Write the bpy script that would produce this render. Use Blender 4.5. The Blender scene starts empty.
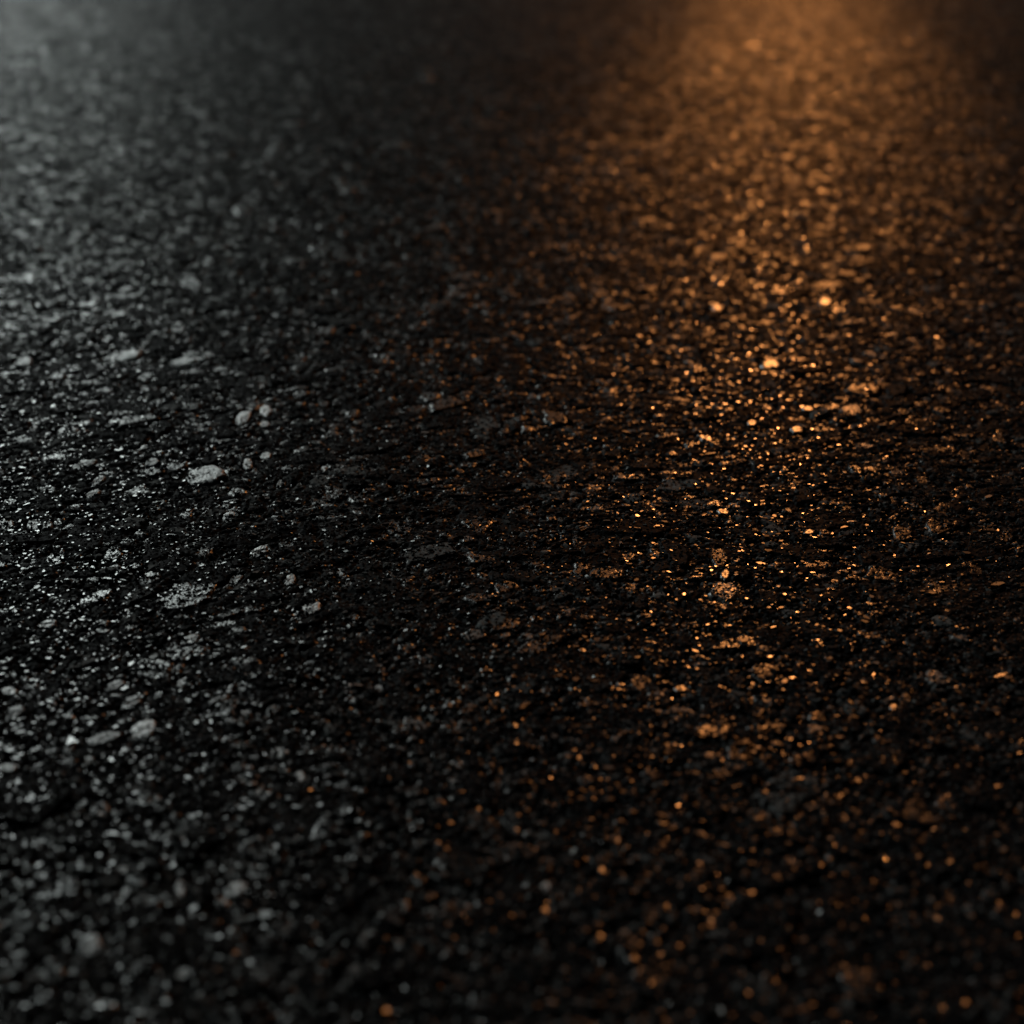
import bpy, math
import numpy as np

# ------------------------------------------------------------------ scene
sc = bpy.context.scene
C = sc.collection
sc.render.engine = 'CYCLES'
sc.view_settings.view_transform = 'Standard'
sc.view_settings.look = 'None'
sc.view_settings.exposure = 0.0
sc.view_settings.gamma = 1.0
sc.cycles.use_adaptive_sampling = False
sc.cycles.use_denoising = True
sc.cycles.max_bounces = 3
sc.cycles.diffuse_bounces = 1
sc.cycles.glossy_bounces = 2
sc.cycles.caustics_reflective = False
sc.cycles.sample_clamp_direct = 30.0
sc.cycles.sample_clamp_indirect = 1.0
sc.cycles.blur_glossy = 1.0
F32 = np.float32
SIDE = 1024.0
CAM_H = 0.25
PITCH = math.radians(24.0)
FPX = 50.0 / 36.0 * SIDE

# ------------------------------------------------------------------ small numeric helpers
def hsh(ix, iy, k):
    """integer lattice hash -> float in [0,1)"""
    h = ix.astype(np.uint32) * np.uint32(374761393) + iy.astype(np.uint32) * np.uint32(668265263) + np.uint32((k * 2246822519) & 0xffffffff)
    h ^= h >> np.uint32(13)
    h *= np.uint32(1274126177)
    h ^= h >> np.uint32(16)
    h *= np.uint32(2654435761)
    h ^= h >> np.uint32(15)
    return (h >> np.uint32(8)).astype(F32) * F32(1.0 / 16777216.0)

def noise(x, y, s, k):
    """smooth value noise, wavelength about s, range -1..1"""
    u = x / F32(s) + F32(1000.0); v = y / F32(s) + F32(1000.0)
    iu = np.floor(u); iv = np.floor(v)
    fu = u - iu; fv = v - iv
    iu = iu.astype(np.int64); iv = iv.astype(np.int64)
    fu = fu * fu * (3 - 2 * fu); fv = fv * fv * (3 - 2 * fv)
    a = hsh(iu, iv, k); b = hsh(iu + 1, iv, k); c = hsh(iu, iv + 1, k); d = hsh(iu + 1, iv + 1, k)
    return ((a + (b - a) * fu) * (1 - fv) + (c + (d - c) * fu) * fv) * 2 - 1

def chips(x, y, s, prob, H, tilt, elong, seed, top, alb, pol, base_ang=0.7, pale=0.13, shine=.2):
    """crushed stone chips of about size s: irregular polygons with tilted flat tops and steep sides.
    Writes the height of the highest chip into top and that chip's tone into alb."""
    u0 = x / F32(s) + F32(500.0); v0 = y / F32(s) + F32(500.0)
    cx0 = np.floor(u0).astype(np.int64); cy0 = np.floor(v0).astype(np.int64)
    for oy in (-1, 0, 1):
        for ox in (-1, 0, 1):
            cx = cx0 + ox; cy = cy0 + oy
            r = lambda k: hsh(cx, cy, seed * 31 + k)
            px = u0 - (cx + F32(.1) + F32(.8) * r(1))
            py = v0 - (cy + F32(.1) + F32(.8) * r(2))
            R = F32(.24) + F32(.34) * r(3) ** 2
            near = (r(0) < prob) & (px * px + py * py < (R * F32(elong) * F32(1.35)) ** 2)
            idx = np.nonzero(near)[0]
            if len(idx) == 0:
                continue
            cx = cx[idx]; cy = cy[idx]; px = px[idx]; py = py[idx]; R = R[idx]
            ang = F32(base_ang) + (r(4) - F32(.5)) * F32(2.2)
            ca = np.cos(ang); sa = np.sin(ang)
            e = 1 + (F32(elong) - 1) * r(5)
            uu = (px * ca + py * sa) / e; vv = -px * sa + py * ca
            d = np.full(len(idx), -9.0, F32)
            for q in range(6):
                a = F32(q * math.pi / 3) + (r(10 + q) - F32(.5)) * F32(.9)
                d = np.maximum(d, uu * np.cos(a) + vv * np.sin(a) - R * (F32(.62) + F32(.38) * r(20 + q)))
            tx = (r(6) - F32(.5)) * F32(2 * tilt); ty = (r(7) - F32(.5)) * F32(2 * tilt)
            zz = F32(H) * (F32(.35) + F32(.65) * r(8)) + F32(s) * (tx * px + ty * py)
            zz = zz - F32(s) * F32(1.3) * np.maximum(d + R * F32(.16), 0)
            cur = top[idx]
            win = zz > cur
            w = idx[win]
            top[w] = zz[win]
            alb[w] = np.where(r(9)[win] < pale, F32(.55) + F32(.45) * r(30)[win], F32(.12) * r(30)[win])
            pol[w] = np.where(((d + R * F32(.10))[win] < 0) & (r(32)[win] < shine), F32(.40) + F32(.50) * r(31)[win], 0)

def relief(x, y, fine=True):
    """height of the worn asphalt in metres, and the tone of the stone showing at each point"""
    wx = x + F32(.0035) * noise(x, y, .022, 3) + F32(.0010) * noise(x, y, .006, 5)
    wy = y + F32(.0035) * noise(x, y, .022, 4) + F32(.0010) * noise(x, y, .006, 6)
    z = F32(.0008) * noise(x, y, .075, 11) + F32(.0002) * noise(wx, wy, .030, 12)
    top = F32(.0010) * noise(wx, wy, .012, 13) + F32(.0004) * noise(wx, wy, .005, 14)
    # shallow drawn-out ridges left by the screed
    an = F32(.62) + F32(.35) * noise(x, y, .16, 41)
    ru = x * np.cos(an) + y * np.sin(an); rv = -x * np.sin(an) + y * np.cos(an)
    rd = 1 - np.abs(noise(ru / F32(4.5), rv, .0085, 42))
    rd2 = 1 - np.abs(noise(ru / F32(3.5), rv, .0042, 43))
    top = top + F32(.0011) * rd * rd + F32(.0005) * rd2 - F32(.0007)
    z = z + F32(.00010) * rd
    alb = np.zeros_like(x); pol = np.zeros_like(x)
    chips(wx, wy, .019, .40, .0020, .035, 1.9, 1, top, alb, pol, shine=.12)
    chips(wx, wy, .0105, .60, .0016, .045, 1.8, 2, top, alb, pol, shine=.26)
    chips(wx, wy, .0056, .78, .0012, .06, 1.6, 3, top, alb, pol, shine=.30)
    chips(x, y, .0027, .85, .0009, .07, 1.4, 4, top, alb, pol, pale=.14, shine=.15)
    if fine:
        g = F32(.00016) * noise(x, y, .0016, 21) + F32(.00012) * noise(x, y, .0008, 22)
        cr = np.abs(noise(wx, wy, .0032, 23))
        top = top - F32(.00035) * np.maximum(0, 1 - cr / F32(.12))      # hairline cracks
        top = top + g * (1 - F32(.94) * (pol > 0))
    return z + top, alb, pol

def ground_at(px, py):
    """point of the road plane seen at a photograph pixel"""
    sx = (px - SIDE / 2) / FPX; sy = (py - SIDE / 2) / FPX
    f = math.cos(PITCH) - sy * math.sin(PITCH); d = math.sin(PITCH) + sy * math.cos(PITCH)
    t = CAM_H / d
    return np.array([sx * t, f * t])

# ------------------------------------------------------------------ materials
def mat_new(name):
    m = bpy.data.materials.new(name); m.use_nodes = True
    nt = m.node_tree; nt.nodes.clear()
    return m, nt.nodes, nt.links

def asphalt_material():
    m, N, L = mat_new('asphalt')
    out = N.new('ShaderNodeOutputMaterial'); b = N.new('ShaderNodeBsdfPrincipled')
    at = N.new('ShaderNodeAttribute'); at.attribute_name = 'stone_tone'
    tc = N.new('ShaderNodeTexCoord')
    n1 = N.new('ShaderNodeTexNoise'); n1.inputs['Scale'].default_value = 900; n1.inputs['Detail'].default_value = 4
    n2 = N.new('ShaderNodeTexNoise'); n2.inputs['Scale'].default_value = 1900; n2.inputs['Detail'].default_value = 2
    L.new(tc.outputs['Object'], n1.inputs['Vector']); L.new(tc.outputs['Object'], n2.inputs['Vector'])
    ramp = N.new('ShaderNodeValToRGB')
    ramp.color_ramp.elements[0].color = (.0045, .0045, .005, 1); ramp.color_ramp.elements[0].position = 0
    ramp.color_ramp.elements[1].color = (.065, .067, .067, 1); ramp.color_ramp.elements[1].position = 1
    L.new(at.outputs['Fac'], ramp.inputs['Fac'])
    mr = N.new('ShaderNodeMapRange'); mr.inputs['From Min'].default_value = .3; mr.inputs['From Max'].default_value = .7
    mr.inputs['To Min'].default_value = .45; mr.inputs['To Max'].default_value = 1.25
    L.new(n1.outputs['Fac'], mr.inputs['Value'])
    mul = N.new('ShaderNodeMix'); mul.data_type = 'RGBA'; mul.blend_type = 'MULTIPLY'; mul.inputs['Factor'].default_value = 1
    L.new(ramp.outputs['Color'], mul.inputs[6]); L.new(mr.outputs['Result'], mul.inputs[7])
    L.new(mul.outputs[2], b.inputs['Base Color'])
    pa = N.new('ShaderNodeAttribute'); pa.attribute_name = 'polish'
    spk = N.new('ShaderNodeMapRange'); spk.inputs['From Min'].default_value = .44; spk.inputs['From Max'].default_value = .56
    L.new(n2.outputs['Fac'], spk.inputs['Value'])                       # grime in the pores of the worn tops
    pm = N.new('ShaderNodeMath'); pm.operation = 'MULTIPLY'
    L.new(pa.outputs['Fac'], pm.inputs[0]); L.new(spk.outputs['Result'], pm.inputs[1])
    rr = N.new('ShaderNodeMapRange'); rr.inputs['To Min'].default_value = .50; rr.inputs['To Max'].default_value = .20
    L.new(pm.outputs[0], rr.inputs['Value']); L.new(rr.outputs['Result'], b.inputs['Roughness'])
    sp = N.new('ShaderNodeMapRange'); sp.inputs['To Min'].default_value = .0030; sp.inputs['To Max'].default_value = .6
    L.new(pm.outputs[0], sp.inputs['Value']); L.new(sp.outputs['Result'], b.inputs['Specular IOR Level'])
    b.inputs['IOR'].default_value = 1.5
    bp = N.new('ShaderNodeBump'); bp.inputs['Strength'].default_value = .06; bp.inputs['Distance'].default_value = .0004
    L.new(n1.outputs['Fac'], bp.inputs['Height']); L.new(bp.outputs['Normal'], b.inputs['Normal'])
    L.new(b.outputs['BSDF'], out.inputs['Surface'])
    return m

def stone_material(name, col, rough):
    m, N, L = mat_new(name)
    out = N.new('ShaderNodeOutputMaterial'); b = N.new('ShaderNodeBsdfPrincipled')
    tc = N.new('ShaderNodeTexCoord')
    n1 = N.new('ShaderNodeTexNoise'); n1.inputs['Scale'].default_value = 1100; n1.inputs['Detail'].default_value = 3
    L.new(tc.outputs['Object'], n1.inputs['Vector'])
    ramp = N.new('ShaderNodeValToRGB')
    ramp.color_ramp.elements[0].color = (col[0] * .35, col[1] * .35, col[2] * .35, 1); ramp.color_ramp.elements[0].position = .38
    ramp.color_ramp.elements[1].color = (*col, 1); ramp.color_ramp.elements[1].position = .58
    L.new(n1.outputs['Fac'], ramp.inputs['Fac']); L.new(ramp.outputs['Color'], b.inputs['Base Color'])
    b.inputs['Roughness'].default_value = rough
    n2 = N.new('ShaderNodeTexNoise'); n2.inputs['Scale'].default_value = 800; n2.inputs['Detail'].default_value = 2
    L.new(tc.outputs['Object'], n2.inputs['Vector'])
    sp = N.new('ShaderNodeMapRange'); sp.inputs['From Min'].default_value = .40; sp.inputs['From Max'].default_value = .58
    sp.inputs['To Min'].default_value = .03; sp.inputs['To Max'].default_value = .5
    L.new(n2.outputs['Fac'], sp.inputs['Value']); L.new(sp.outputs['Result'], b.inputs['Specular IOR Level'])
    bp = N.new('ShaderNodeBump'); bp.inputs['Strength'].default_value = .15; bp.inputs['Distance'].default_value = .0004
    L.new(n1.outputs['Fac'], bp.inputs['Height']); L.new(bp.outputs['Normal'], b.inputs['Normal'])
    L.new(b.outputs['BSDF'], out.inputs['Surface'])
    return m

def grit_material():
    m, N, L = mat_new('grit')
    out = N.new('ShaderNodeOutputMaterial'); b = N.new('ShaderNodeBsdfPrincipled')
    at = N.new('ShaderNodeAttribute'); at.attribute_name = 'stone_tone'
    gl = N.new('ShaderNodeAttribute'); gl.attribute_name = 'gloss'
    ramp = N.new('ShaderNodeValToRGB')
    ramp.color_ramp.elements[0].color = (.005, .005, .0055, 1); ramp.color_ramp.elements[0].position = 0
    ramp.color_ramp.elements[1].color = (.065, .067, .067, 1); ramp.color_ramp.elements[1].position = 1
    L.new(at.outputs['Fac'], ramp.inputs['Fac']); L.new(ramp.outputs['Color'], b.inputs['Base Color'])
    rr = N.new('ShaderNodeMapRange'); rr.inputs['To Min'].default_value = .18; rr.inputs['To Max'].default_value = .38
    rr.inputs['From Max'].default_value = .30
    L.new(gl.outputs['Fac'], rr.inputs['Value']); L.new(rr.outputs['Result'], b.inputs['Roughness'])
    sp = N.new('ShaderNodeMapRange'); sp.inputs['From Min'].default_value = .25; sp.inputs['From Max'].default_value = .28
    sp.inputs['To Min'].default_value = .5; sp.inputs['To Max'].default_value = 0
    L.new(gl.outputs['Fac'], sp.inputs['Value']); L.new(sp.outputs['Result'], b.inputs['Specular IOR Level'])
    L.new(b.outputs['BSDF'], out.inputs['Surface'])
    return m

M_ASPH = asphalt_material()
M_GRIT = grit_material()
M_PALE = stone_material('pale_stone', (.26, .266, .266), .44)
M_GREY = stone_material('grey_stone', (.12, .123, .125), .48)
M_DARK = stone_material('dark_glassy_stone', (.02, .019, .018), .30)

# ------------------------------------------------------------------ the stones that can be told apart
# pixel x, pixel y, width, height, slant in degrees (up to the right), look, label
STONES = [
    (123, 357, 40, 10, 4, 'pale', 'long pale stone like a short bar with a thinner pale bar below its right end'),
    (183, 363, 32, 6, 3, 'pale', 'thin pale bar of stone tucked below the right end of the longer pale bar'),
    (178, 329, 15, 12, 30, 'pale', 'small pale lumpy stone just above the right end of the long pale bar'),
    (24, 363, 20, 9, 4, 'pale', 'pale wide stone near the left edge, left of the long pale bar'),
    (67, 433, 25, 9, 6, 'pale', 'bright pale slab with a straight top edge, right beside a round bright pebble'),
    (34, 429, 9, 7, 0, 'pale', 'round bright pebble just left of the bright straight-topped slab'),
    (83, 466, 27, 8, 10, 'pale', 'pale flat sliver below and right of the bright straight-topped slab'),
    (98, 482, 19, 8, 24, 'pale', 'pale slanting stone under the flat sliver and left of the wide speckled stone'),
    (152, 463, 16, 8, 4, 'grey', 'small pale grey stone just left of the wide speckled stone'),
    (205, 476, 44, 20, 0, 'grey', 'widest speckled grey flat stone in the left middle of the photo'),
    (93, 495, 20, 8, 18, 'pale', 'pale jagged stone directly below the slanting stone, near the left middle'),
    (10, 503, 18, 7, 3, 'pale', 'bright flat stone cut by the left edge, above the rounded bright one'),
    (243, 419, 18, 12, 25, 'pale', 'blurred pale lump slanting up to the right, above the wide speckled stone'),
    (266, 412, 13, 11, -10, 'pale', 'blurred round pale lump just right of the slanting pale lump'),
    (265, 425, 12, 7, 0, 'grey', 'small dim grey lump below the round pale lump'),
    (266, 456, 12, 7, 3, 'pale', 'small pale oval stone between the round pale lump and the wide speckled stone'),
    (248, 466, 12, 12, 40, 'grey', 'grey notched stone just right of the wide speckled stone'),
    (281, 485, 12, 8, 22, 'pale', 'small slanting pale stone up and to the right of the split oval stone'),
    (324, 469, 7, 6, 0, 'pale', 'tiny bright crumb of stone right of the small slanting pale stone'),
    (259, 553, 23, 11, 14, 'pale crack', 'bright leaf-shaped stone split lengthwise by a dark crack, in sharp focus'),
    (229, 517, 17, 9, 18, 'pale', 'pale slanting stone just below and right of the wide speckled stone'),
    (290, 581, 15, 13, 15, 'grey', 'rough grey stone below and right of the split leaf-shaped stone'),
    (340, 573, 8, 11, 60, 'pale', 'small pale stone standing upright, right of the rough grey stone'),
    (236, 580, 15, 9, 15, 'grey', 'grey stone directly below the split leaf-shaped stone'),
    (5, 526, 18, 12, 8, 'pale', 'rounded bright stone cut by the left edge, in sharp focus'),
    (34, 527, 16, 15, -40, 'grey', 'grey speckled stone leaning down to the right, beside the rounded bright edge stone'),
    (150, 580, 24, 13, 8, 'pale crack', 'bright oval stone with fine dark cracks like a coffee bean, left centre'),
    (48, 625, 22, 10, 4, 'pale crack', 'pale oval stone with grooves, below and left of the cracked oval one'),
    (125, 613, 13, 8, 4, 'grey', 'small grey oval stone just below and left of the cracked oval one'),
    (102, 631, 16, 5, -6, 'pale', 'thin bright sliver right of the pale grooved oval stone'),
    (14, 625, 19, 5, 12, 'pale', 'thin pale sliver slanting near the left edge, left of the pale grooved oval stone'),
    (72, 607, 8, 6, 10, 'pale', 'tiny bright crumb just above the pale grooved oval stone'),
    (190, 641, 22, 11, 18, 'grey', 'dim grey speckled stone below and right of the cracked oval one'),
    (115, 686, 23, 10, 20, 'grey', 'grey slanting stone above the long wedge near the largest pale stone'),
    (184, 682, 19, 8, 20, 'pale', 'pale slanting stone right of the grey slanting one'),
    (9, 692, 20, 10, -8, 'pale', 'pale lumpy stone at the left edge, level with the two slanting stones'),
    (306, 614, 38, 14, 18, 'pale', 'long rough ridge-like stone slanting up to the right, in sharp focus'),
    (310, 664, 17, 7, 14, 'grey', 'slim grey stone alone below the long ridge-like stone'),
    (245, 717, 19, 14, 25, 'pale', 'pale wedge-shaped stone above and left of the thick slab with the black shadow'),
    (274, 711, 20, 12, 15, 'grey', 'grey rough stone just right of the pale wedge-shaped stone'),
    (292, 683, 11, 11, 20, 'grey', 'small grey crumbly stone above the grey rough stone'),
    (278, 754, 24, 11, -3, 'pale', 'thick pale slab with a black shadow under its front edge'),
    (283, 739, 9, 9, 30, 'pale', 'small pale pebble resting behind the thick slab'),
    (346, 690, 14, 12, 35, 'grey', 'dim grey rounded stone alone, right of the crumbly one'),
    (379, 689, 8, 12, 70, 'grey', 'narrow grey stone pointing away from the camera, right of the dim rounded one'),
    (130, 704, 24, 12, 22, 'grey crack', 'grey wedge with grooves just above the largest pale stone'),
    (143, 732, 36, 20, 18, 'pale', 'largest pale rough stone in the photo, lower left'),
    (104, 740, 38, 13, 10, 'grey', 'broad dull grey stone joined to the left side of the largest pale stone'),
    (88, 761, 16, 11, 8, 'pale', 'pale pebble just below the largest pale stone'),
    (70, 748, 19, 8, 45, 'grey', 'narrow grey splinter slanting steeply, left of the pale pebble'),
    (6, 769, 24, 10, 0, 'grey', 'blurred grey stone at the left edge, level with the pale pebble'),
    (15, 714, 24, 12, 35, 'grey', 'grey crescent-like stone near the left edge below the pale lumpy one'),
    (50, 706, 15, 9, 10, 'grey', 'small grey rough stone left of the grooved wedge'),
    (26, 863, 20, 13, 25, 'pale', 'blurred pale oval stone in the lower left, above the small round one'),
    (39, 875, 9, 8, 0, 'grey', 'small round blurred stone just below the blurred pale oval'),
    (71, 813, 14, 11, 0, 'grey', 'blurred grey lump alone below the pale pebble'),
    (138, 799, 10, 7, 5, 'pale', 'small blurred bright pebble below the largest pale stone'),
    (162, 833, 8, 7, 0, 'pale', 'tiny round blurred bright dot of stone in the lower left'),
    (90, 947, 24, 27, -35, 'grey', 'big blurred three-cornered grey stone near the bottom left'),
    (138, 948, 20, 20, 20, 'grey', 'blurred dim grey stone just right of the big three-cornered one'),
    (136, 881, 24, 11, -8, 'grey', 'blurred grey stone with a flat top, above the three-cornered one'),
    (122, 870, 14, 9, 0, 'grey', 'blurred grey lump touching the upper left of the flat-topped blurred stone'),
    (16, 920, 30, 16, 25, 'grey', 'large blurred grey stone near the left edge at the bottom left'),
    (6, 903, 20, 9, 30, 'grey', 'slim blurred grey stone right at the left edge, above the large blurred one'),
    (46, 888, 16, 10, 35, 'grey', 'blurred slanting stone between the small round one and the large blurred one'),
    (180, 890, 10, 22, 0, 'grey', 'blurred upright block of grey stone pointing away from the camera'),
    (151, 975, 24, 17, 15, 'grey', 'blurred round grey stone near the bottom, right of the three-cornered one'),
    (183, 974, 19, 11, 35, 'grey', 'blurred slanting grey stone near the bottom, rightmost of its pair'),
    (87, 989, 17, 12, 35, 'grey', 'blurred grey stone below the three-cornered one, close to the bottom edge'),
    (46, 973, 22, 9, 25, 'grey', 'blurred flat grey stone left of and below the three-cornered one'),
    (32, 938, 17, 8, 20, 'grey', 'blurred slim grey stone just left of the three-cornered one'),
    (257, 790, 17, 13, 30, 'pale', 'blurred pale three-sided stone below the thick slab with the black shadow'),
    (238, 767, 18, 9, 10, 'grey', 'grey lumpy stone just left of the blurred area under the thick slab'),
    (217, 760, 9, 13, 50, 'grey', 'thin grey splinter standing left of the grey lumpy stone'),
    (261, 848, 12, 9, 0, 'pale', 'bright round blurred pebble in the lower left half, far below the thick slab'),
    (300, 777, 11, 14, 45, 'grey', 'grey steeply slanting stone right of the blurred three-sided one'),
    (324, 749, 8, 7, 40, 'pale', 'small bright pebble right of the thick slab'),
    (235, 890, 26, 16, 10, 'grey', 'wide blurred grey stone low in the photo, below the bright round pebble'),
    (292, 840, 16, 9, 25, 'grey', 'blurred grey stone right of the bright round pebble'),
    (432, 720, 20, 10, -8, 'grey', 'dim grey stone with a curved top edge, just left of the photo centre line'),
    (452, 749, 16, 15, 0, 'grey', 'dull round grey stone below the curved-topped dim stone'),
    (555, 741, 8, 18, -8, 'grey', 'narrow upright grey stone right of the brightest lone orange glint'),
    (504, 732, 6, 16, -12, 'grey', 'thin pale edge of stone standing left of the brightest lone orange glint'),
    (545, 887, 12, 12, 0, 'grey', 'small blurred grey stone low in the middle of the photo'),
    (542, 947, 14, 14, 0, 'grey', 'blurred grey stone near the bottom edge, below the small blurred one in the middle'),
    (516, 727, 7, 9, 0, 'glint', 'dark stone with the brightest lone orange glint, left of the orange streak'),
    (583, 652, 11, 5, -4, 'glint', 'dark stone with a short flat golden glint just right of the photo centre'),
    (579, 760, 14, 7, -6, 'glint', 'dark stone with a double orange glint, leftmost of its blurred row'),
    (595, 768, 9, 8, 0, 'glint', 'dark stone with a dull orange glint in the middle of its blurred row'),
    (483, 776, 10, 7, 0, 'glint', 'dark stone with a faint orange glint, low and left of the photo centre'),
    (545, 912, 9, 8, 0, 'glint', 'dark stone with a blurred orange dot of light near the bottom middle'),
    (602, 872, 8, 9, 0, 'glint', 'dark stone with a blurred orange dot, up and right of the one near the bottom'),
    (770, 367, 22, 9, 2, 'glint', 'dark flat stone lit bright orange all along, widest glint of the streak'),
    (825, 304, 14, 8, 0, 'glint', 'dark flat stone shining as the brightest oval spot high in the orange streak'),
    (717, 309, 14, 8, 0, 'glint', 'dark flat stone with a soft orange oval glint, left side of the streak'),
    (723, 514, 17, 7, -14, 'glint', 'dark stone with a bright golden jagged glint in sharp focus'),
    (751, 688, 12, 9, 15, 'glint', 'dark stone with a cluster of golden glints, low in the streak'),
    (725, 577, 11, 14, -20, 'glint', 'dark stone with a speckled golden patch in sharp focus'),
    (710, 746, 20, 6, -3, 'glint', 'dark stone with a thin orange bar of light along its top'),
    (681, 691, 17, 9, 0, 'glint', 'dark stone with a patch of small orange dots, left of the golden cluster'),
    (663, 825, 15, 8, 0, 'glint', 'dark stone with a blurred double orange dot, lower left of the thin bar'),
    (838, 798, 15, 10, 4, 'glint', 'dark stone with a blurred orange patch, lower right part of the photo'),
    (797, 432, 15, 8, -8, 'glint', 'dark stone with a bright orange glint at the right side of the dense streak'),
    (752, 425, 12, 7, 4, 'glint', 'dark stone with an orange glint near the middle of the dense streak'),
    (808, 411, 15, 6, 0, 'glint', 'dark stone with a thin orange glint just above the one on the right side'),
    (893, 709, 10, 9, 30, 'glint', 'dark stone with a small orange glint alone in the dark right side'),
    (1000, 678, 20, 6, 8, 'glint', 'dark stone with a row of golden dots close to the right edge'),
    (768, 794, 24, 6, -4, 'glint', 'dark stone with a long blurred orange bar, low in the streak'),
    (727, 692, 12, 7, -20, 'glint', 'dark stone with a pair of golden dots just left of the golden cluster'),
    (809, 534, 13, 7, 0, 'glint', 'dark stone with a golden patch in sharp focus, right of the jagged one'),
]
rng = np.random.default_rng(7)
built = []

SIDE_LIGHT = (-7.2, 9.4, 5.0)  # centre of the added cool light, out of view
# warm light (lamp and added fill sun): low, ahead and to the right
SUN_AZ = math.radians(10.5); SUN_EL = math.radians(20.5)
SUN_DIR = np.array([math.sin(SUN_AZ) * math.cos(SUN_EL), math.cos(SUN_AZ) * math.cos(SUN_EL), math.sin(SUN_EL)])

def footprint(px, py, w, h, slant):
    a = math.radians(slant)
    c = ground_at(px, py)
    ex = np.array([math.cos(a), -math.sin(a)]) * w / 2; ey = np.array([math.sin(a), math.cos(a)]) * h / 2
    U = (ground_at(px + ex[0], py + ex[1]) - ground_at(px - ex[0], py - ex[1])) / 2
    V = (ground_at(px - ey[0], py - ey[1]) - ground_at(px + ey[0], py + ey[1])) / 2
    return c, U, V

# ------------------------------------------------------------------ the road
def build_road():
    ys = [0.10]
    while ys[-1] < 5.0:
        y = ys[-1]; dist = math.hypot(y, CAM_H)
        px = dist / FPX
        k = 1.35 if .42 < y < .95 else (1.6 if y < 2.2 else 3.0)
        if y < .30: k = 2.2
        ys.append(y + px * k)
    while ys[-1] < 120:
        ys.append(ys[-1] * 1.06 + .01)
    ys = np.array(ys, F32)
    nc = 1180
    t = np.linspace(-1, 1, nc).astype(F32)
    half = (np.hypot(ys, CAM_H) * .36 * 1.22 + .05).astype(F32)
    X = (half[:, None] * t[None, :]).ravel(); Y = np.repeat(ys, nc)
    # small shake of the grid so that no row or column reads as a line
    dx = half / nc
    X = X + np.repeat(dx, nc) * (rng.random(X.size).astype(F32) - F32(.5)) * F32(.7)
    Z, A, PO = relief(X, Y)
    for c, U, V in [footprint(*s[:5]) for s in STONES]:                # seats in which the single stones sit
        Rm = 1.35 * (np.linalg.norm(U) + np.linalg.norm(V))
        r0 = np.searchsorted(ys, c[1] - Rm); r1 = np.searchsorted(ys, c[1] + Rm)
        sl = slice(r0 * nc, r1 * nc)
        Mi = np.linalg.inv(np.stack([U, V], 1))
        dx_, dy_ = X[sl] - c[0], Y[sl] - c[1]
        q = np.hypot(Mi[0, 0] * dx_ + Mi[0, 1] * dy_, Mi[1, 0] * dx_ + Mi[1, 1] * dy_)
        k = np.clip((q - .85) / .4, 0, 1).astype(F32)
        Z[sl] = Z[sl] * k + np.minimum(Z[sl], F32(-.0006)) * (1 - k)
    nr = len(ys)
    V = np.empty((nr * nc, 3), F32); V[:, 0] = X; V[:, 1] = Y; V[:, 2] = Z
    i = (np.arange(nr - 1)[:, None] * nc + np.arange(nc - 1)[None, :]).ravel()
    Q = np.stack([i, i + 1, i + nc + 1, i + nc], 1).astype(np.int32)
    me = bpy.data.meshes.new('road')
    me.vertices.add(len(V)); me.vertices.foreach_set('co', V.ravel())
    me.loops.add(Q.size); me.loops.foreach_set('vertex_index', Q.ravel())
    me.polygons.add(len(Q)); me.polygons.foreach_set('loop_start', np.arange(0, Q.size, 4, dtype=np.int32))
    me.update(calc_edges=True)
    me.polygons.foreach_set('use_smooth', np.ones(len(Q), bool))
    at = me.attributes.new('stone_tone', 'FLOAT', 'POINT'); at.data.foreach_set('value', A.astype(F32))
    pa = me.attributes.new('polish', 'FLOAT', 'POINT'); pa.data.foreach_set('value', PO.astype(F32))
    me.materials.append(M_ASPH)
    o = bpy.data.objects.new('road', me); C.objects.link(o)
    o['kind'] = 'structure'; o['label'] = 'black rough asphalt road surface of crushed stone in bitumen'
    print('road verts', len(V), 'rows', nr)
    return o

build_road()

def build_ground():
    me = bpy.data.meshes.new('ground')
    me.from_pydata([(-300, -300, -.02), (300, -300, -.02), (300, 300, -.02), (-300, 300, -.02)], [], [(0, 1, 2, 3)])
    me.materials.append(M_ASPH)
    o = bpy.data.objects.new('ground', me); C.objects.link(o); o['kind'] = 'structure'
build_ground()

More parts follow.
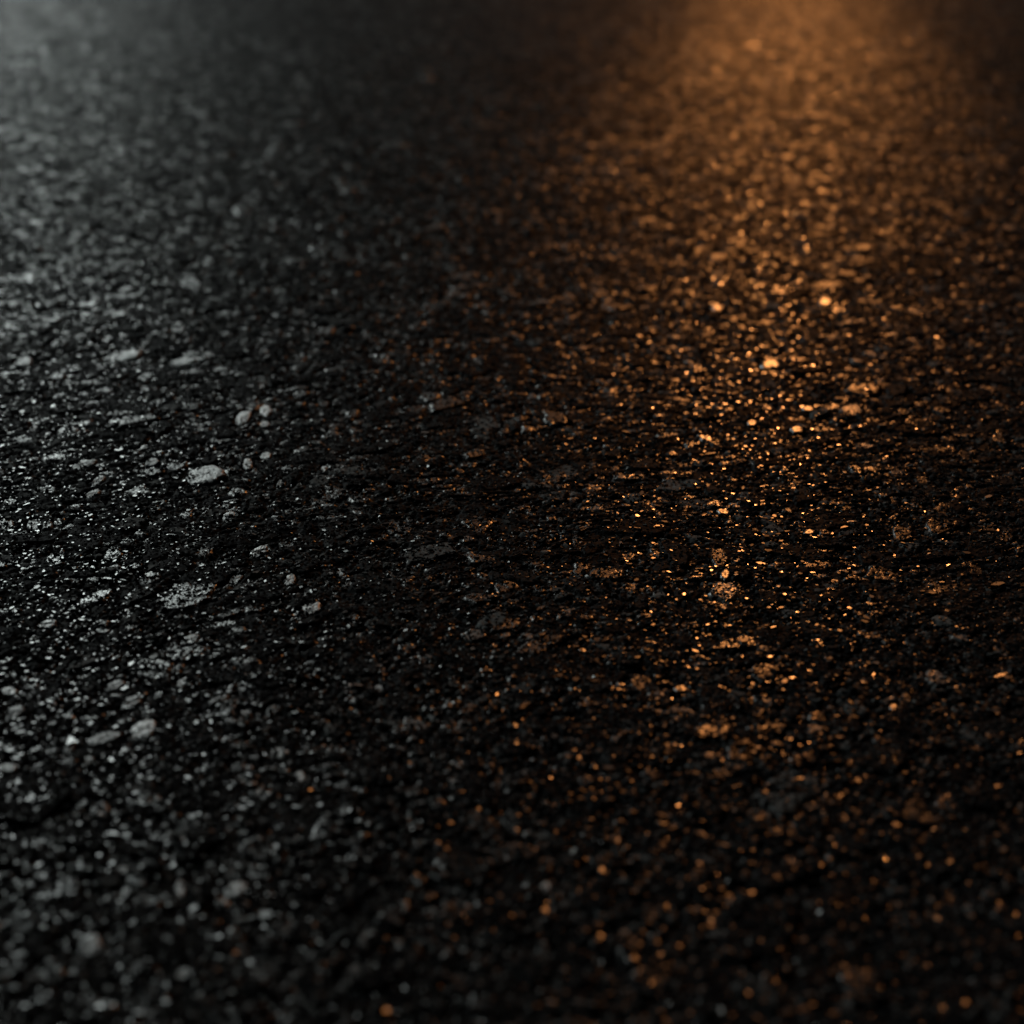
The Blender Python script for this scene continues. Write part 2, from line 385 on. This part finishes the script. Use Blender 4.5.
# ------------------------------------------------------------------ single stones
def build_stone(px, py, w, h, slant, look, label):
    c, U, V = footprint(px, py, w, h, slant)
    n = 40
    ph = np.arange(n) * 2 * math.pi / n
    k = int(rng.integers(7, 11))
    ang = np.sort((np.arange(k) + rng.uniform(-.3, .3, k)) * 2 * math.pi / k) + rng.uniform(0, 6)
    rad = rng.uniform(.8, 1.0, k)
    edge = np.min([np.where(np.cos(ph - a) > .15, r / np.maximum(np.cos(ph - a), .15), 9) for a, r in zip(ang, rad)], 0)
    edge = np.clip(edge, .6, 1.25) * (1 + .05 * rng.standard_normal(n))
    size = .5 * (np.linalg.norm(U) + np.linalg.norm(V))
    hgt = min(.0015, size * .28)
    rings = [(0, 1.0), (.1, 1.0), (.2, 1.0), (.3, 1.0), (.4, 1.0), (.5, 1.0), (.6, .99), (.7, .97), (.8, .92), (.88, .82), (.95, .6), (1.0, .25), (1.04, -.6)]
    # tilt of the flat top
    if 'glint' in look:
        P = np.array([c[0], c[1], 0.0]); v = np.array([0, 0, CAM_H]) - P; v /= np.linalg.norm(v)
        hv = v + SUN_DIR; hv /= np.linalg.norm(hv)
        tx, ty = -hv[0] / hv[2] + rng.normal(0, .02), -hv[1] / hv[2] + rng.normal(0, .02)
    else:
        # tops tilted partly so they mirror the added cool light to the camera
        P = np.array([c[0], c[1], 0.0]); v = np.array([0, 0, CAM_H]) - P; v /= np.linalg.norm(v)
        l = np.array(SIDE_LIGHT) - P; l /= np.linalg.norm(l)
        hv = v + l; hv /= np.linalg.norm(hv); k = .9 if 'pale' in look else .6
        tx, ty = -k * hv[0] / hv[2] + rng.normal(0, .05), -k * hv[1] / hv[2] + rng.normal(0, .05)
        m = math.hypot(tx, ty); tx, ty = tx * min(1, .14 / m), ty * min(1, .14 / m)
    vs = []; fs = []
    zb = .0004 if 'glint' in look else -.0004
    for ri, (f, zf) in enumerate(rings):
        m = 1 if ri == 0 else n
        for j in range(m):
            e = edge[j] * f
            p = U * math.cos(ph[j]) * e + V * math.sin(ph[j]) * e
            z = zb + hgt * zf + (p[0] * tx + p[1] * ty) * (1 if zf > 0 else .5)
            if zf > .5: z += rng.normal(0, .02 if 'glint' in look else .10) * hgt
            if 'crack' in look and zf > .5:
                s = math.sin(ph[j]) * e + .25 * math.cos(ph[j]) * e
                if abs(s) < .10: z -= hgt * .55
            vs.append((p[0], p[1], z))
    for j in range(n):
        fs.append((0, 1 + j, 1 + (j + 1) % n))
    for ri in range(1, len(rings) - 1):
        a0 = 1 + (ri - 1) * n; b0 = a0 + n
        for j in range(n):
            jn = (j + 1) % n
            fs.append((a0 + j, b0 + j, b0 + jn, a0 + jn))
    last = 1 + (len(rings) - 2) * n
    fs.append(tuple(last + j for j in reversed(range(n))))
    me = bpy.data.meshes.new('stone'); me.from_pydata(vs, [], fs); me.update()
    me.polygons.foreach_set('use_smooth', np.ones(len(fs), bool))
    me.materials.append(M_DARK if 'glint' in look else (M_GREY if 'grey' in look else M_PALE))
    o = bpy.data.objects.new('stone', me); C.objects.link(o)
    o.location = (c[0], c[1], 0)
    o['label'] = label; o['category'] = 'stone'
    o['group'] = 'dark stones glinting orange' if 'glint' in look else 'pale stones set in the asphalt'
for s in STONES:
    build_stone(*s)

# ------------------------------------------------------------------ loose grit bound in the bitumen
def build_grit(n, nb):
    big = np.arange(n) < nb                                            # the first nb flakes are coarse crumbs
    ly = rng.uniform(math.log(.14), math.log(3.6), n)
    y = np.exp(ly); y[:nb] = rng.uniform(.374, 1.9, nb) ** 2; x = rng.uniform(-1, 1, n) * (np.hypot(y, CAM_H) * .43 + .02)
    x = x.astype(F32); y = y.astype(F32)
    z, _, _ = relief(x, y, fine=False)
    s = np.exp(rng.normal(math.log(.00042), .42, n)) * np.clip(y / .75, 1, 1.5)
    s = np.minimum(s, .0017)
    s[:nb] = np.exp(rng.normal(math.log(.00086), .36, nb)) * np.clip(y[:nb] / .8, .85, 1.15)
    # a flake: five-sided foot, smaller tilted five-sided top
    ph = (np.arange(5) * 2 * math.pi / 5)[None] + rng.normal(0, .25, (n, 5)) + rng.uniform(0, 6.28, (n, 1))
    r1 = rng.uniform(.75, 1.15, (n, 5)); r2 = r1 * rng.uniform(.55, .85, (n, 1))
    st = rng.uniform(1.0, 1.7, (n, 1))
    hh = rng.uniform(.35, .8, (n, 1))
    X0 = r1 * np.cos(ph) * st; Y0 = r1 * np.sin(ph) / st; X1 = r2 * np.cos(ph) * st; Y1 = r2 * np.sin(ph) / st
    gx = rng.normal(0, .13, (n, 1)); gy = rng.normal(0, .17, (n, 1))
    gx[:nb] = rng.normal(0, .045, (nb, 1)); gy[:nb] = rng.normal(0, .065, (nb, 1)); hh[:nb] *= .8
    Z0 = np.full((n, 5), -.7); Z1 = hh + gx * X1 + gy * Y1
    P = np.stack([np.concatenate([X0, X1], 1), np.concatenate([Y0, Y1], 1), np.concatenate([Z0, Z1], 1)], 2)
    yaw = rng.uniform(0, 6.28, n); ca, sa = np.cos(yaw)[:, None], np.sin(yaw)[:, None]
    P = np.stack([P[..., 0] * ca - P[..., 1] * sa, P[..., 0] * sa + P[..., 1] * ca, P[..., 2]], 2) * s[:, None, None]
    P += np.stack([x, y, z], 1)[:, None, :]
    quads = [(j, (j + 1) % 5, 5 + (j + 1) % 5, 5 + j) for j in range(5)]
    one = [v for q in quads for v in q] + [5, 6, 7, 8, 9]
    starts = np.array([0, 4, 8, 12, 16, 20])
    T = (np.array(one)[None] + (np.arange(n) * 10)[:, None]).reshape(-1).astype(np.int32)
    LS = (starts[None] + (np.arange(n) * 25)[:, None]).reshape(-1).astype(np.int32)
    me = bpy.data.meshes.new('grit')
    me.vertices.add(n * 10); me.vertices.foreach_set('co', P.astype(F32).ravel())
    me.loops.add(len(T)); me.loops.foreach_set('vertex_index', T)
    me.polygons.add(n * 6); me.polygons.foreach_set('loop_start', LS)
    me.update(calc_edges=True)
    me.polygons.foreach_set('use_smooth', np.zeros(n * 6, bool))
    tone = np.where(rng.random(n) < np.where(big, .12, .22), rng.uniform(.4, 1, n), rng.uniform(0, .15, n))
    at = me.attributes.new('stone_tone', 'FLOAT', 'POINT'); at.data.foreach_set('value', np.repeat(tone, 10).astype(F32))
    gl = me.attributes.new('gloss', 'FLOAT', 'POINT'); gl.data.foreach_set('value', np.repeat(np.where(big, np.clip(.10 * rng.random(n) + np.maximum(s - .0009, 0) * 110, 0, .24), .15 + .95 * rng.random(n)), 10).astype(F32))
    me.materials.append(M_GRIT)
    o = bpy.data.objects.new('grit', me); C.objects.link(o)
    o['kind'] = 'stuff'; o['label'] = 'fine dark glittering grit bound in the bitumen of the road'
    o['category'] = 'grit'
build_grit(440000, 42000)

# ------------------------------------------------------------------ light
W = bpy.data.worlds.new('World'); sc.world = W; W.use_nodes = True
wn = W.node_tree.nodes; wl = W.node_tree.links
bg = wn['Background']
sky = wn.new('ShaderNodeTexSky'); sky.sky_type = 'NISHITA'; sky.sun_disc = False
sky.sun_elevation = SUN_EL; sky.sun_rotation = SUN_AZ
wl.new(sky.outputs['Color'], bg.inputs['Color']); bg.inputs['Strength'].default_value = .0006

from mathutils import Vector
# a street lamp ahead and to the right, its warm beam meeting the road in front of the camera
LAMP = Vector((SUN_DIR * 14.0).tolist()); AIM = Vector((.41, 2.1, 0.0))
sd = bpy.data.lights.new('street_lamp_light', 'SPOT'); sd.energy = 1300.0; sd.color = (1.0, .36, .095)
sd.spot_size = math.radians(22.0); sd.spot_blend = 1.0; sd.shadow_soft_size = .06
so = bpy.data.objects.new('street_lamp_light', sd); C.objects.link(so)
so.scale = (.13, 1, 1)      # a long narrow beam
so.location = LAMP; so.rotation_euler = (LAMP - AIM).to_track_quat('Z', 'Y').to_euler()

ud = bpy.data.lights.new('warm_fill_sun', 'SUN'); ud.energy = .22; ud.angle = math.radians(.5); ud.color = (1.0, .36, .095)  # weak warm sun added to soften the beam edge into a wider haze
uo = bpy.data.objects.new('warm_fill_sun', ud); C.objects.link(uo)
uo.rotation_euler = Vector(SUN_DIR.tolist()).to_track_quat('Z', 'Y').to_euler()

ad = bpy.data.lights.new('cool_side_light', 'AREA'); ad.shape = 'RECTANGLE'; ad.size = 10.0; ad.size_y = 5.6  # large unseen cool source, added for the grey sheen on the left
ad.energy = 1400.0; ad.color = (.90, 1.0, .97)
ao = bpy.data.objects.new('cool_side_light', ad); C.objects.link(ao)
ao.location = (-7.2, 9.4, 5.0)
ao.rotation_euler = (Vector((-7.2, 9.4, 5.0)) - Vector((-.15, .7, 0))).to_track_quat('Z', 'Y').to_euler()

# ------------------------------------------------------------------ camera
cd = bpy.data.cameras.new('camera'); cd.lens = 50; cd.sensor_width = 36; cd.clip_start = .01; cd.clip_end = 1000
co = bpy.data.objects.new('camera', cd); C.objects.link(co)
co.location = (0, 0, CAM_H); co.rotation_euler = (math.pi / 2 - PITCH, 0, 0)
cd.dof.use_dof = True; cd.dof.focus_distance = .585; cd.dof.aperture_fstop = 7.5; cd.dof.aperture_blades = 0
sc.camera = co
